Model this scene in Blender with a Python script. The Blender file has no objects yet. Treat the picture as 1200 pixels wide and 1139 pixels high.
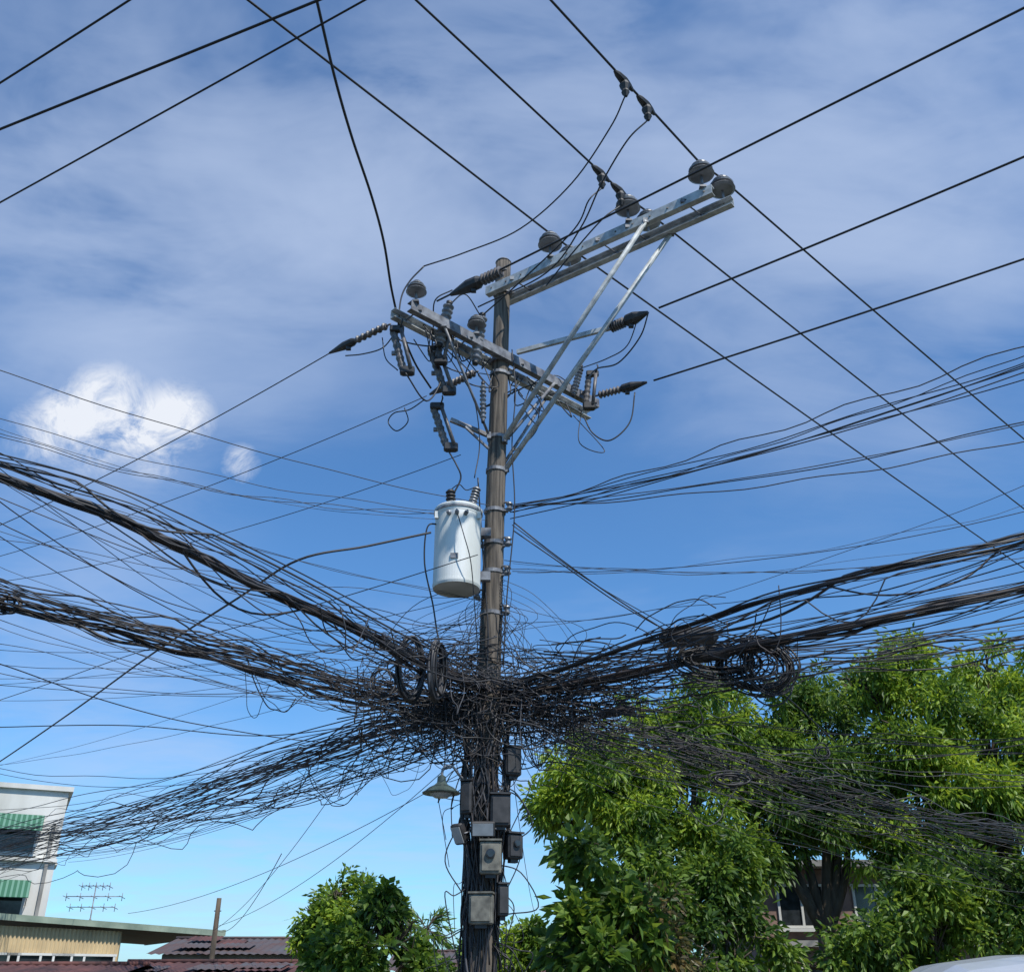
import bpy, math, random
import numpy as np
from mathutils import Vector, Matrix
random.seed(7); rng = np.random.default_rng(7)
F = 1152.0; TH = math.radians(27.0); EYE = 1.6
CT, ST = math.cos(TH), math.sin(TH)

# ---------- survey helpers: sight line -> true position at a known depth or height ----------
def ray(px, py):
    x = (px-600)/F; y = (569.5-py)/F
    return np.array([x, CT-y*ST, ST+y*CT])
def at_y(px, py, Y):
    d = ray(px, py); return np.array([0, 0, EYE]) + d*(Y/d[1])
def at_z(px, py, z):
    d = ray(px, py); return np.array([0, 0, EYE]) + d*((z-EYE)/d[2])
def on_line(P0, P1, px):
    k = (px-600)/F
    f = lambda P: P[0]-k*(P[1]*CT+(P[2]-EYE)*ST)
    a, b = f(P0), f(P1); t = a/(a-b)
    return P0+(P1-P0)*t

# ---------- materials ----------
def mat(name, c1, c2=None, rough=0.6, metal=0.0, scale=6.0, bump=0.0, stretch=(1, 1, 1), detail=6, trans=0, lo=.35, hi=.65):
    m = bpy.data.materials.new(name); m.use_nodes = True
    nt = m.node_tree; N = nt.nodes; L = nt.links
    b = N['Principled BSDF']; b.inputs['Roughness'].default_value = rough; b.inputs['Metallic'].default_value = metal
    c2 = c2 or tuple(v*0.7 for v in c1)
    tc = N.new('ShaderNodeTexCoord'); mp = N.new('ShaderNodeMapping'); mp.inputs['Scale'].default_value = stretch
    L.new(tc.outputs['Object'], mp.inputs[0])
    nz = N.new('ShaderNodeTexNoise'); nz.inputs['Scale'].default_value = scale; nz.inputs['Detail'].default_value = detail
    L.new(mp.outputs[0], nz.inputs['Vector'])
    r = N.new('ShaderNodeValToRGB'); r.color_ramp.elements[0].position = lo; r.color_ramp.elements[1].position = hi
    r.color_ramp.elements[0].color = (*c2, 1); r.color_ramp.elements[1].color = (*c1, 1)
    L.new(nz.outputs['Fac'], r.inputs[0]); L.new(r.outputs[0], b.inputs['Base Color'])
    if bump:
        bp = N.new('ShaderNodeBump'); bp.inputs['Strength'].default_value = bump; bp.inputs['Distance'].default_value = .02
        L.new(nz.outputs['Fac'], bp.inputs['Height']); L.new(bp.outputs[0], b.inputs['Normal'])
    return m
def plain(name, c, rough=.6):
    m = bpy.data.materials.new(name); m.use_nodes = True; N = m.node_tree.nodes; L = m.node_tree.links
    b = N['Principled BSDF']; b.inputs['Roughness'].default_value = rough
    g = N.new('ShaderNodeNewGeometry'); r = N.new('ShaderNodeValToRGB')
    r.color_ramp.elements[0].color = (*[v*.5 for v in c], 1); r.color_ramp.elements[1].color = (*[v*1.6 for v in c], 1)
    L.new(g.outputs['Random Per Island'], r.inputs[0]); L.new(r.outputs[0], b.inputs['Base Color']); return m
def leafmat(name, ca, cb, cc):
    m = bpy.data.materials.new(name); m.use_nodes = True
    nt = m.node_tree; N = nt.nodes; L = nt.links
    b = N['Principled BSDF']; b.inputs['Roughness'].default_value = 0.5
    g = N.new('ShaderNodeNewGeometry'); r = N.new('ShaderNodeValToRGB')
    r.color_ramp.elements[0].color = (*ca, 1); r.color_ramp.elements[1].color = (*cc, 1)
    e = r.color_ramp.elements.new(.55); e.color = (*cb, 1)
    tc = N.new('ShaderNodeTexCoord'); nz = N.new('ShaderNodeTexNoise'); nz.inputs['Scale'].default_value = 1.0; nz.inputs['Detail'].default_value = 1
    L.new(tc.outputs['Object'], nz.inputs['Vector'])
    mx = N.new('ShaderNodeMath'); mx.operation = 'MULTIPLY_ADD'; mx.inputs[1].default_value = 2.1; mx.inputs[2].default_value = -.82
    L.new(nz.outputs['Fac'], mx.inputs[0])
    ad = N.new('ShaderNodeMath'); ad.operation = 'MULTIPLY_ADD'; ad.inputs[1].default_value = .8
    L.new(g.outputs['Random Per Island'], ad.inputs[0]); L.new(mx.outputs[0], ad.inputs[2])
    L.new(ad.outputs[0], r.inputs[0]); L.new(r.outputs[0], b.inputs['Base Color'])
    tr = N.new('ShaderNodeBsdfTranslucent'); hs = N.new('ShaderNodeHueSaturation'); hs.inputs['Value'].default_value = 1.8; hs.inputs['Hue'].default_value = .483
    L.new(r.outputs[0], hs.inputs['Color']); L.new(hs.outputs[0], tr.inputs[0])
    ms = N.new('ShaderNodeMixShader'); ms.inputs[0].default_value = .36
    L.new(b.outputs[0], ms.inputs[1]); L.new(tr.outputs[0], ms.inputs[2]); L.new(ms.outputs[0], N['Material Output'].inputs[0])
    return m

M = dict(
 pole=mat('weathered_pole', (.165, .138, .11), (.05, .043, .037), .9, scale=6, bump=.6, stretch=(5, 5, .3)),
 galv=mat('galvanised_steel', (.52, .55, .56), (.30, .32, .33), .6, .1, scale=9, bump=.05),
 galvd=mat('dull_steel', (.25, .26, .28), (.10, .10, .11), .55, .2, scale=8),
 porc=mat('grey_porcelain', (.25, .26, .28), (.12, .125, .135), .35, scale=5),
 tube=mat('fuse_tube', (.16, .145, .14), (.06, .055, .054), .45, scale=12),
 black=plain('black_cable', (.014, .014, .016), .5),
 cgrey=plain('weathered_cable', (.045, .045, .05), .65),
 cbrown=plain('brown_cable', (.034, .027, .026), .6),
 dark=mat('dark_cover', (.042, .040, .041), (.018, .018, .019), .55, scale=9),
 white=mat('enamel_paint', (.70, .71, .68), (.54, .55, .50), .55, scale=2.5, stretch=(1, 1, .25)),
 box=mat('aged_box_paint', (.20, .19, .155), (.075, .072, .06), .7, scale=9),
 shade=mat('green_enamel', (.07, .10, .09), (.04, .055, .05), .4, scale=9),
 glass=mat('dark_glass', (.03, .035, .04), (.015, .018, .02), .1),
 lens=mat('lamp_lens', (.36, .38, .39), (.26, .28, .29), .15),
 wwall=mat('white_render', (.66, .65, .61), (.42, .41, .37), .9, scale=.7, stretch=(1, 1, .3)),
 tan=mat('tan_cladding', (.60, .46, .26), (.46, .35, .20), .8, scale=1.2),
 gfas=mat('green_fascia', (.28, .34, .26), (.16, .21, .16), .6, scale=2),
 rust=mat('rusty_tin', (.13, .050, .042), (.045, .022, .022), .85, scale=2.6, stretch=(1, .3, 1), bump=.2),
 rust2=mat('grey_tin', (.08, .075, .08), (.09, .05, .042), .75, scale=1.8),
 conc=mat('concrete', (.28, .27, .25), (.17, .165, .15), .9, scale=1.5, bump=.1),
 asphalt=mat('asphalt', (.055, .055, .056), (.035, .035, .036), .9, scale=20, bump=.3),
 soil=mat('soil_and_grass', (.10, .11, .05), (.09, .07, .045), .95, scale=.4, bump=.3),
 paint=mat('road_paint', (.7, .7, .66), (.5, .5, .47), .8, scale=9),
 bark=mat('bark', (.11, .085, .06), (.045, .035, .026), .9, scale=8, stretch=(1, 1, .3), bump=.5),
 brick=mat('brick_red', (.24, .15, .12), (.14, .09, .075), .9, scale=3),
 silver=mat('silver_car_paint', (.48, .50, .53), (.45, .47, .50), .25, .3),
 rubber=mat('rubber', (.02, .02, .02), (.012, .012, .012), .8),
 red=mat('red_lens', (.4, .02, .02), (.3, .02, .02), .2),
 leafA=leafmat('leaf_bright', (.035, .085, .010), (.12, .215, .018), (.28, .38, .035)),
 leafB=leafmat('leaf_dark', (.018, .052, .010), (.062, .13, .015), (.16, .25, .028)),
 leafD=leafmat('leaf_dry', (.07, .06, .02), (.15, .13, .04), (.28, .16, .07)),
)
m = mat('striped_awning', (.05, .22, .14)); nt = m.node_tree
wv = nt.nodes.new('ShaderNodeTexWave'); wv.inputs['Scale'].default_value = 1.7; wv.bands_direction = 'X'
tc = [n for n in nt.nodes if n.type == 'TEX_COORD'][0]; rp = [n for n in nt.nodes if n.type == 'VALTORGB'][0]
nt.links.new(tc.outputs['Object'], wv.inputs[0]); nt.links.new(wv.outputs['Fac'], rp.inputs[0])
rp.color_ramp.elements[0].color = (.02, .11, .06, 1); rp.color_ramp.elements[1].color = (.10, .22, .16, 1); rp.color_ramp.elements[0].position = .6; rp.color_ramp.elements[1].position = .7
M['awn'] = m

# ---------- mesh builder ----------
class MB:
    def __init__(s): s.V = []; s.Fc = []; s.mi = []; s.sm = []; s.n = 0; s.mats = []
    def m(s, key):
        if key not in s.mats: s.mats.append(key)
        return s.mats.index(key)
    def add(s, V, faces, key, smooth=False):
        k = s.m(key); V = np.asarray(V, float)
        s.V.append(V)
        for f in faces: s.Fc.append(tuple(int(i)+s.n for i in f))
        s.mi += [k]*len(faces); s.sm += [smooth]*len(faces); s.n += len(V)
    def tube(s, P, r, key='black', n=5, caps=True):
        P = np.asarray(P, float); K = len(P)
        r = np.full(K, r) if np.isscalar(r) else np.asarray(r, float)
        T = np.gradient(P, axis=0); T /= (np.linalg.norm(T, axis=1)[:, None]+1e-12)
        up = np.array([0, 0, 1.]) if abs(T[0][2]) < .9 else np.array([1., 0, 0])
        A = np.zeros((K, 3)); a = np.cross(T[0], up); a /= np.linalg.norm(a); A[0] = a
        for i in range(1, K):
            a = a-T[i]*np.dot(a, T[i]); l = np.linalg.norm(a)
            if l < 1e-6: a = np.cross(T[i], up+.1)
            a = a/np.linalg.norm(a); A[i] = a
        B = np.cross(T, A)
        th = np.arange(n)*2*math.pi/n
        V = P[:, None, :]+r[:, None, None]*(np.cos(th)[None, :, None]*A[:, None, :]+np.sin(th)[None, :, None]*B[:, None, :])
        fs = []
        for i in range(K-1):
            for j in range(n):
                j2 = (j+1) % n; fs.append((i*n+j, i*n+j2, (i+1)*n+j2, (i+1)*n+j))
        if caps: fs.append(tuple(range(n))[::-1]); fs.append(tuple((K-1)*n+j for j in range(n)))
        s.add(V.reshape(-1, 3), fs, key, True)
    def lathe(s, prof, p0, axis, key, n=16):
        axis = np.asarray(axis, float); axis /= np.linalg.norm(axis)
        up = np.array([0, 0, 1.]) if abs(axis[2]) < .9 else np.array([1., 0, 0])
        a = np.cross(axis, up); a /= np.linalg.norm(a); b = np.cross(axis, a)
        V = []; fs = []
        for h, r in prof:
            for j in range(n):
                t = j*2*math.pi/n; V.append(np.asarray(p0)+axis*h+r*(math.cos(t)*a+math.sin(t)*b))
        for i in range(len(prof)-1):
            for j in range(n):
                j2 = (j+1) % n; fs.append((i*n+j, (i+1)*n+j, (i+1)*n+j2, i*n+j2))
        fs.append(tuple(range(n))); fs.append(tuple((len(prof)-1)*n+j for j in range(n))[::-1])
        s.add(V, fs, key, False)
    def cyl(s, p0, p1, r0, r1=None, key='galv', n=12):
        p0 = np.asarray(p0, float); p1 = np.asarray(p1, float)
        s.tube([p0, p1], [r0, r1 if r1 is not None else r0], key, n)
    def box(s, c, size, key, R=None, bev=0.0):
        x, y, z = [v/2 for v in size]; b = bev
        if b <= 0:
            V = [(-x, -y, -z), (x, -y, -z), (x, y, -z), (-x, y, -z), (-x, -y, z), (x, -y, z), (x, y, z), (-x, y, z)]
            fs = [(0, 3, 2, 1), (4, 5, 6, 7), (0, 1, 5, 4), (1, 2, 6, 5), (2, 3, 7, 6), (3, 0, 4, 7)]
        else:
            V = []; rings = [(-z, b), (-z+b, 0), (z-b, 0), (z, b)]
            for zz, ins in rings:
                X, Y = x-ins, y-ins
                V += [(-X+b, -Y, zz), (X-b, -Y, zz), (X, -Y+b, zz), (X, Y-b, zz), (X-b, Y, zz), (-X+b, Y, zz), (-X, Y-b, zz), (-X, -Y+b, zz)]
            fs = [tuple(range(8))[::-1], tuple(range(24, 32))]
            for i in range(3):
                for j in range(8): fs.append((i*8+j, i*8+(j+1) % 8, (i+1)*8+(j+1) % 8, (i+1)*8+j))
        V = np.array(V)
        if R is not None: V = V @ np.asarray(R).T
        s.add(V+np.asarray(c), fs, key)
    def beam(s, p0, p1, w, h, key):
        p0 = np.asarray(p0, float); p1 = np.asarray(p1, float); d = p1-p0; L = np.linalg.norm(d); d /= L
        side = np.cross(d, [0, 0, 1.]); side /= np.linalg.norm(side); up = np.cross(side, d)
        R = np.stack([d, side, up], axis=1)
        s.box((p0+p1)/2, (L, w, h), key, R)
    def channel(s, p0, p1, w, h, key, flip=1):
        p0 = np.asarray(p0, float); p1 = np.asarray(p1, float); d = p1-p0; d /= np.linalg.norm(d)
        side = np.cross(d, [0, 0, 1.])*flip; up = np.array([0, 0, 1.]); t = .012
        s.beam(p0, p1, t, h, key)
        for sg in (1, -1):
            o = side*(w/2+.001)+up*sg*(h/2-t/2-.001)
            s.beam(p0+o, p1+o, w-t, t, key)
    def build(s, name, parent=None):
        me = bpy.data.meshes.new(name)
        V = np.concatenate(s.V) if s.V else np.zeros((0, 3))
        tot = np.array([len(f) for f in s.Fc]); idx = np.concatenate([np.array(f) for f in s.Fc])
        me.vertices.add(len(V)); me.vertices.foreach_set('co', V.ravel())
        me.loops.add(len(idx)); me.loops.foreach_set('vertex_index', idx.astype(np.int32))
        me.polygons.add(len(tot)); st = np.concatenate([[0], np.cumsum(tot)[:-1]])
        me.polygons.foreach_set('loop_start', st.astype(np.int32)); me.polygons.foreach_set('loop_total', tot.astype(np.int32))
        me.polygons.foreach_set('material_index', np.array(s.mi, np.int32)); me.polygons.foreach_set('use_smooth', np.array(s.sm, bool))
        for k in s.mats: me.materials.append(M[k])
        me.update(); me.validate()
        o = bpy.data.objects.new(name, me); bpy.context.collection.objects.link(o)
        if parent: o.parent = parent
        return o
def empty(name):
    o = bpy.data.objects.new(name, None); bpy.context.collection.objects.link(o); return o
def catmull(P, n=10):
    P = np.asarray(P, float); Q = np.vstack([2*P[0]-P[1], P, 2*P[-1]-P[-2]]); out = []
    for i in range(1, len(Q)-2):
        p0, p1, p2, p3 = Q[i-1], Q[i], Q[i+1], Q[i+2]
        for k in range(n):
            t = k/n
            out.append(.5*((2*p1)+(-p0+p2)*t+(2*p0-5*p1+4*p2-p3)*t*t+(-p0+3*p1-3*p2+p3)*t**3))
    out.append(P[-1]); return np.array(out)
def span(A, B, sag=0., t0=0., t1=1., n=24):
    t = np.linspace(t0, t1, n)[:, None]; A = np.asarray(A); B = np.asarray(B)
    P = A+(B-A)*t; P[:, 2] -= (4*sag*t*(1-t))[:, 0]; return P
def sheds(L, n, r, core):
    pr = [(0, core)]
    for i in range(n):
        h = L*(i+.15)/n; d = L/n
        pr += [(h, core), (h+d*.15, r), (h+d*.35, r*.96), (h+d*.62, core)]
    pr.append((L, core)); return pr

# ================= utility pole =================
PY = 12.45
Ptop = at_y(590, 308, PY); Plow = at_y(563, 1100, PY)
ax = (Ptop-Plow)/(Ptop[2]-Plow[2])
def pole_z(z): return Plow+ax*(z-Plow[2])
def proj(P):
    X, Y, Z = P[0], P[1], P[2]-EYE
    f = Y*CT+Z*ST; u = Z*CT-Y*ST; return 600+F*X/f, 569.5-F*u/f
def pole_at(py):
    best = min(np.linspace(-.2, 1.1, 1300), key=lambda t: abs(proj(Plow+(Ptop-Plow)*t)[1]-py)); return Plow+(Ptop-Plow)*best
pole = empty('utility_pole')
b = MB()
zs = np.linspace(-.4, Ptop[2], 40); rr = .172-(.052)*(zs/Ptop[2])
rr += np.array([random.uniform(-.003, .003) for _ in zs])
b.tube(np.array([pole_z(z) for z in zs]), rr, 'pole', 18)
b.cyl(pole_z(Ptop[2]-.01), pole_z(Ptop[2]+.03), .13, .10, 'galvd', 16)
b.build('pole_shaft', pole)
b = MB()
for py in (345, 425, 440, 515, 553, 600, 638, 672, 720, 935):
    p = pole_at(py); b.lathe([(0, .12+.03*(py/1100)), (.0, .138+.03*(py/1100)), (.05, .138+.03*(py/1100)), (.05, .12)], p-ax*.025, ax, 'galvd', 18)
    b.box(p+np.array([.15, -.05, 0]), (.07, .05, .05), 'galvd')
b.build('pole_bands', pole)

ZA = 11.35
A0, A1 = at_z(569, 341, ZA), at_z(834, 221, ZA)
B0, B1 = at_z(590, 357, ZA), at_z(860, 238, ZA)
b = MB()
b.channel(A0, A1, .10, .15, 'galv', -1); b.channel(B0, B1, .10, .15, 'galv', 1)
for px in (600, 700, 735, 800):
    q, r_ = on_line(A0, A1, px), on_line(B0, B1, px+24); b.cyl(q, r_, .012, key='galvd', n=6)
    for e in (q, r_): b.box(e, (.06, .06, .06), 'galvd')
for f in np.linspace(.03, .97, 14):
    for P0, P1 in ((A0, A1), (B0, B1)):
        p = P0+(P1-P0)*f; b.box(p, (.03, .03, .02), 'dark')
b.build('upper_crossarm', pole)
ZL = 10.08
N0, N1 = at_z(482, 357, ZL), at_z(702, 473, ZL)
K0, K1 = at_z(458, 369, ZL), at_z(688, 488, ZL)
b = MB()
b.channel(N0, N1, .10, .15, 'galvd', -1); b.channel(K0, K1, .10, .15, 'galv', 1)
for px in (480, 540, 600, 650, 685):
    q, r_ = on_line(N0, N1, px+12), on_line(K0, K1, px-6); b.cyl(q, r_, .012, key='galvd', n=6)
    for e in (q, r_): b.box(e, (.06, .06, .07), 'galvd')
b.build('lower_crossarm', pole)
b = MB()
def brace(p, q, w=.05, key='galv'): b.tube([p, q], w*.5, key, 8); b.box(p, (.09, .05, .08), 'galvd'); b.box(q, (.06, .06, .1), 'galvd')
brace(on_line(A0, A1, 757)-[0, 0, .05], pole_at(520)+[.1, -.14, 0], .075)
brace(on_line(B0, B1, 786)-[0, 0, .05], pole_at(552)+[.13, -.05, 0], .075)
brace(on_line(N0, N1, 650)-[0, 0, .05], pole_at(520)+[.12, -.1, 0], .05, 'galvd')
brace(on_line(K0, K1, 640)-[0, 0, .05], pole_at(540)+[.1, .1, 0], .05, 'galvd')
brace(on_line(N0, N1, 520)-[0, 0, .05], pole_at(515)+[-.12, -.1, 0], .04, 'galvd')
lb0, lb1 = at_z(606, 413, 10.1), at_z(716, 384, 10.1)
b.beam(lb0, lb1, .05, .07, 'galv')
b.beam(at_y(528, 492, 12.2), pole_at(515), .05, .06, 'galvd')
b.beam(at_y(545, 500, 12.2), pole_at(535), .03, .03, 'galvd')
b.build('crossarm_braces', pole)

b = MB()
def pin(p, s=1.0):
    b.cyl(p+[0, 0, .05], p+[0, 0, .36*s], .02, key='galvd', n=8)
    b.box(p+[0, 0, .085], (.09, .09, .03), 'galvd')
    b.lathe([(0, .05*s), (.0, .15*s), (.02*s, .185*s), (.04*s, .17*s), (.05*s, .10*s), (.08*s, .09*s), (.085*s, .165*s), (.105*s, .17*s), (.125*s, .09*s), (.15*s, .10*s), (.155*s, .13*s), (.175*s, .13*s), (.2*s, .06*s), (.22*s, .055*s), (.235*s, .075*s), (.25*s, .06*s)], p+[0, 0, .30*s], [0, 0, 1], 'porc', 22)
    return p+np.array([0, 0, .55*s])
insA = [pin(on_line(A0, A1, x)) for x in (824, 737, 645)]
insB = [pin(on_line(B0, B1, x)) for x in (849, 761, 668)]
insN = pin(on_line(N0, N1, 487), .8)
insM = pin(on_line(N0, N1, 558), .75)
b.build('pin_insulators', pole)

b = MB()
def strain(p, q, frac=.55, r=.055):
    p = np.asarray(p); q = np.asarray(q); d = q-p; L = np.linalg.norm(d); d /= L
    b.cyl(p-d*.08, p, .015, key='galvd', n=6)
    b.lathe(sheds(L*frac, 6, r*1.05, r*.68), p, d, 'tube', 12)
    b.lathe([(0, r*.7), (L*.05, r*1.15), (L*.2, r*1.2), (L*.34, r*.75), (L*.48, r*.3)], p+d*L*frac, d, 'dark', 10)
    b.box(p+d*L*(frac+.12)-[0, 0, r*1.3], (.07, .05, .07), 'dark')
    return q
sL = strain(at_z(453, 382, 10.08), at_z(388, 413, 10.08))
s1 = strain(at_z(588, 318, 10.6), at_z(512, 353, 10.6), .3, .085)
s2 = strain(lb1, at_z(772, 361, 10.1), .3, .08)
s3 = strain(at_z(702, 463, 10.08), at_z(766, 446, 10.08), .4, .065)
s4 = strain(at_z(556, 437, 10.0), at_z(500, 464, 10.0), .45, .06)
b.build('strain_insulators', pole)
b = MB()
def cutout(a, c, Y, w=.055):
    p = at_y(*a, Y); q = at_y(*c, Y); d = q-p; L = np.linalg.norm(d); d /= L
    b.lathe(sheds(L*.9, 6, w, w*.82), p, d, 'tube', 12)
    o = np.array([.11, -.09, .0])
    b.tube([p+o+d*L*.05, p+o+d*L*.98], .028, 'tube', 8)
    b.box(p+o*.5, (.2, .09, .10), 'dark', bev=.015); b.box(p+d*L+o*.5, (.2, .11, .13), 'dark', bev=.02)
    b.box(p+d*L*.5-o*.45, (.1, .05, .05), 'galvd')
    b.tube([p+o, p+o+[.03, -.05, .08], p+o+[.02, -.02, .13]], .012, 'dark', 6)
cutout((461, 388), (473, 437), 11.4, .06)
cutout((505, 412), (522, 460), 11.9, .06)
cutout((508, 478), (524, 526), 12.1, .06)
cutout((518, 395), (512, 425), 11.8, .05)
cutout((690, 440), (686, 478), 13.3)
b.build('fuse_cutouts', pole)
b = MB()
def arrester(a, c, Y, w=.075):
    p = at_y(*a, Y); q = at_y(*c, Y); d = q-p; L = np.linalg.norm(d); d /= L
    b.lathe(sheds(L, 8, w, w*.62), p, d, 'porc', 14); b.cyl(p-d*.06, p, w*.6, w*.5, 'dark', 10); b.cyl(q, q+d*.05, w*.6, w*.5, 'dark', 10)
arrester((526, 358), (515, 403), 11.7, .085); arrester((565, 372), (557, 424), 12.0, .085)
arrester((680, 432), (672, 462), 13.2, .06); arrester((566, 452), (566, 492), 12.15, .05)
b.build('lightning_arresters', pole)
b = MB()
def J(pts, r=.012, key='black', n=8): b.tube(catmull([at_y(*p) if len(p) == 3 else p for p in pts], n), r, key, 6)
Zc = ZA+.58
Lf = [(645, 0), (487, 0), (290, 0)]; Rt = [(1200, 510), (1200, 592), (1200, 662)]
LA = [at_z(*Lf[i], Zc+.1) for i in range(3)]
c1 = on_line(LA[0], insA[0], 731); c2 = on_line(LA[0], insA[0], 757); c3 = on_line(LA[1], insA[1], 704); c4 = on_line(LA[1], insA[1], 726)
for c, Lx in ((c1, 0), (c2, 0), (c3, 1), (c4, 1)):
    d = insA[Lx]-LA[Lx]; d /= np.linalg.norm(d); b.lathe([(-.2, .02), (-.13, .045), (0, .06), (.1, .045), (.2, .02)], c-[0, 0, .02], d, 'dark', 8)
    b.lathe([(0, .045), (.08, .07), (.16, .04), (.2, .055), (.27, .02)], c-[0, 0, .03], [.05, 0, -1], 'dark', 8)
def Jz(pts, r=.011): b.tube(catmull([p if isinstance(p, np.ndarray) else at_z(*p) for p in pts], 8), r, 'black', 6)
dn_ = np.array([0, 0, .3])
Jz([c1-dn_, (715, 150, 11.4), (670, 215, 11), (610, 268, 10.7), (545, 296, 10.5), (497, 312, 10.4)])
Jz([c2-dn_, (735, 165, 11.4), (705, 215, 11.1), (680, 268, 10.9), (640, 320, 10.7), (560, 360, 10.4)])
Jz([c3-dn_, (690, 235, 11.3), (672, 270, 11.1), (610, 330, 10.7), (565, 370, 10.3)])
Jz([c4-dn_, (705, 258, 11.3), (668, 300, 11.0), (640, 335, 10.8)])
J([(497, 312, 11.4), (480, 330, 11.4), (470, 350, 11.4), (466, 388, 11.4)])
J([(475, 437, 11.3), (500, 470, 11.6), (518, 440, 11.9), (505, 414, 11.9)])
J([(524, 526, 12.05), (535, 545, 12.0), (540, 560, 12.0), (532, 578, 12.0)])
J([(517, 405, 11.7), (540, 440, 11.9), (556, 470, 12.0), (562, 520, 12.2), (556, 560, 12.1)], .008)
J([(526, 358, 11.7), (545, 345, 11.7), (563, 370, 12.0)], .01)
J([(530, 340, 11.5), (510, 352, 11.5), (508, 380, 11.7), (506, 412, 11.9)], .01)
J([(760, 366, 11.5), (750, 395, 11.6), (725, 425, 11.9), (700, 432, 12.5), (690, 442, 13.2)])
J([(748, 372, 11.5), (735, 405, 11.8), (712, 420, 12.2), (680, 432, 13.1)], .009)
J([(744, 460, 12.9), (738, 495, 12.9), (715, 516, 12.9), (695, 508, 13.0), (684, 488, 13.2)])
J([(448, 396, 11.7), (452, 420, 11.6), (466, 434, 11.4)], .009)
J([(405, 417, 12.2), (425, 415, 12), (448, 408, 11.7), (462, 392, 11.5)], .01)
J([(498, 468, 12.2), (480, 480, 12.2), (462, 484, 12.2), (455, 495, 12.2), (465, 505, 12.2), (478, 494, 12.2), (474, 478, 12.2)], .009)
J([(560, 560, 12.2), (564, 620, 12.28), (568, 680, 12.28), (572, 740, 12.25), (570, 800, 12.2)], .012)
J([(600, 410, 12.35), (604, 460, 12.3), (600, 520, 12.3), (603, 600, 12.3), (594, 700, 12.25), (590, 780, 12.2)], .010)
J([(612, 480, 12.6), (625, 450, 12.9), (650, 440, 13), (668, 450, 13.1)], .009)
J([(618, 470, 12.6), (632, 488, 12.7), (625, 510, 12.6), (600, 530, 12.4)], .009)
for i in range(20):
    x = random.uniform(490, 690); y = 365+(x-470)*.55; Yb = 11.5+(x-480)*.009
    J([(x, y, Yb), (x+random.uniform(-18, 18), y+random.uniform(10, 40), Yb-.1), (x+random.uniform(-28, 28), y+random.uniform(-10, 50), Yb+.1), (x+random.uniform(-35, 35), y+random.uniform(0, 25), Yb)], random.uniform(.007, .011))
for i in range(70):
    z1 = random.uniform(4.0, 5.2); z0 = max(.1, random.choice([0.2, random.uniform(2, 3.6), random.uniform(1.6, 3.2)])); a0 = random.uniform(-2.9, .2)
    pts = []
    for k, z in enumerate(np.linspace(z0, z1, 8)):
        a = a0+random.uniform(-.25, .25)+.5*math.sin(k*.9+i); R = .17+random.uniform(.0, .07)+(.07 if z > 3.2 else 0)
        p = pole_z(z)+np.array([math.cos(a)*R, math.sin(a)*R, 0]); pts.append(p)
    b.tube(catmull(pts, 5), random.uniform(.006, .014), random.choice(['black', 'black', 'cgrey', 'cbrown']), 5)
for i in range(34):
    z = random.uniform(1.9, 4.2); sx = random.choice([-1, 1]); p = pole_z(z)+np.array([sx*.15, -.1, 0])
    w = random.uniform(.05, .5)
    b.tube(catmull([p, p+[sx*w*.6, -.05, -.1], p+[sx*w, -.05, -random.uniform(.1, .5)], p+[sx*w*random.uniform(.2, 1.1), -.03, -random.uniform(.4, .9)]], 6), random.uniform(.004, .008), 'black', 5)
b.build('jumper_wires', pole)
b = MB()
for py, sx in ((597, 1), (638, 1), (672, 1), (718, 1), (700, -1), (640, -1)):
    p = pole_at(py)+np.array([.2*sx, -.1, 0])
    b.lathe([(-.05, .045), (-.035, .05), (-.01, .028), (.01, .028), (.035, .05), (.05, .045)], p, [0, 0, 1], 'porc', 12)
    b.box(p+[-.03*sx, 0, .065], (.1, .04, .012), 'galvd'); b.box(p+[-.03*sx, 0, -.065], (.1, .04, .012), 'galvd')
b.build('spool_insulators', pole)

# ================= transformer =================
tr = empty('pole_transformer')
b = MB()
tt = at_y(537, 602, 12.05); tb = at_y(535, 691, 12.05); TX = (tt[0]+tb[0])/2; TY = 12.05; zt, zb = tt[2], tb[2]; h = zt-zb; R = .315
c = np.array([TX, TY, zb])
b.lathe([(0, R*.93), (.0, R*.97), (.03, R), (.06, R), (.062, R*.985), (h-.07, R*.985), (h-.065, R*1.0), (h, R)], c, [0, 0, 1], 'white', 56)
b.build('tank', tr)
b = MB()
b.lathe([(0, R*1.04), (.025, R*1.05), (.045, R*1.0), (.08, R*.7), (.095, R*.3), (.1, .02)], c+[0, 0, h], [0, 0, 1], 'white', 56)
b.lathe([(-.03, R*1.02), (-.03, R*1.045), (-.002, R*1.045), (-.002, R*1.02)], c+[0, 0, h], [0, 0, 1], 'galvd', 48)
b.build('lid', tr)
b = MB()
b.lathe(sheds(.26, 5, .07, .045), c+[-.1, -.05, h+.07], [-.05, 0, 1], 'dark', 14)
b.lathe(sheds(.36, 8, .062, .04), c+[.16, .0, h+.05], [.25, 0, 1], 'porc', 14)
for a in (-1.9, -1.57, -1.2): b.lathe([(0, .03), (.05, .03), (.06, .018), (.09, .016)], c+[math.cos(a)*R*.97, math.sin(a)*R*.97, h-.13], [math.cos(a), math.sin(a), 0], 'porc', 10)
b.build('bushings', tr)
b = MB()
for zz in (h*.22, h*.8): b.box(c+[.33, .15, zz], (.22, .10, .12), 'galvd')
for a in (-2.6, -.5): b.box(c+[math.cos(a)*(R+.01), math.sin(a)*(R+.01), h-.1], (.05, .05, .1), 'white')
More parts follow.
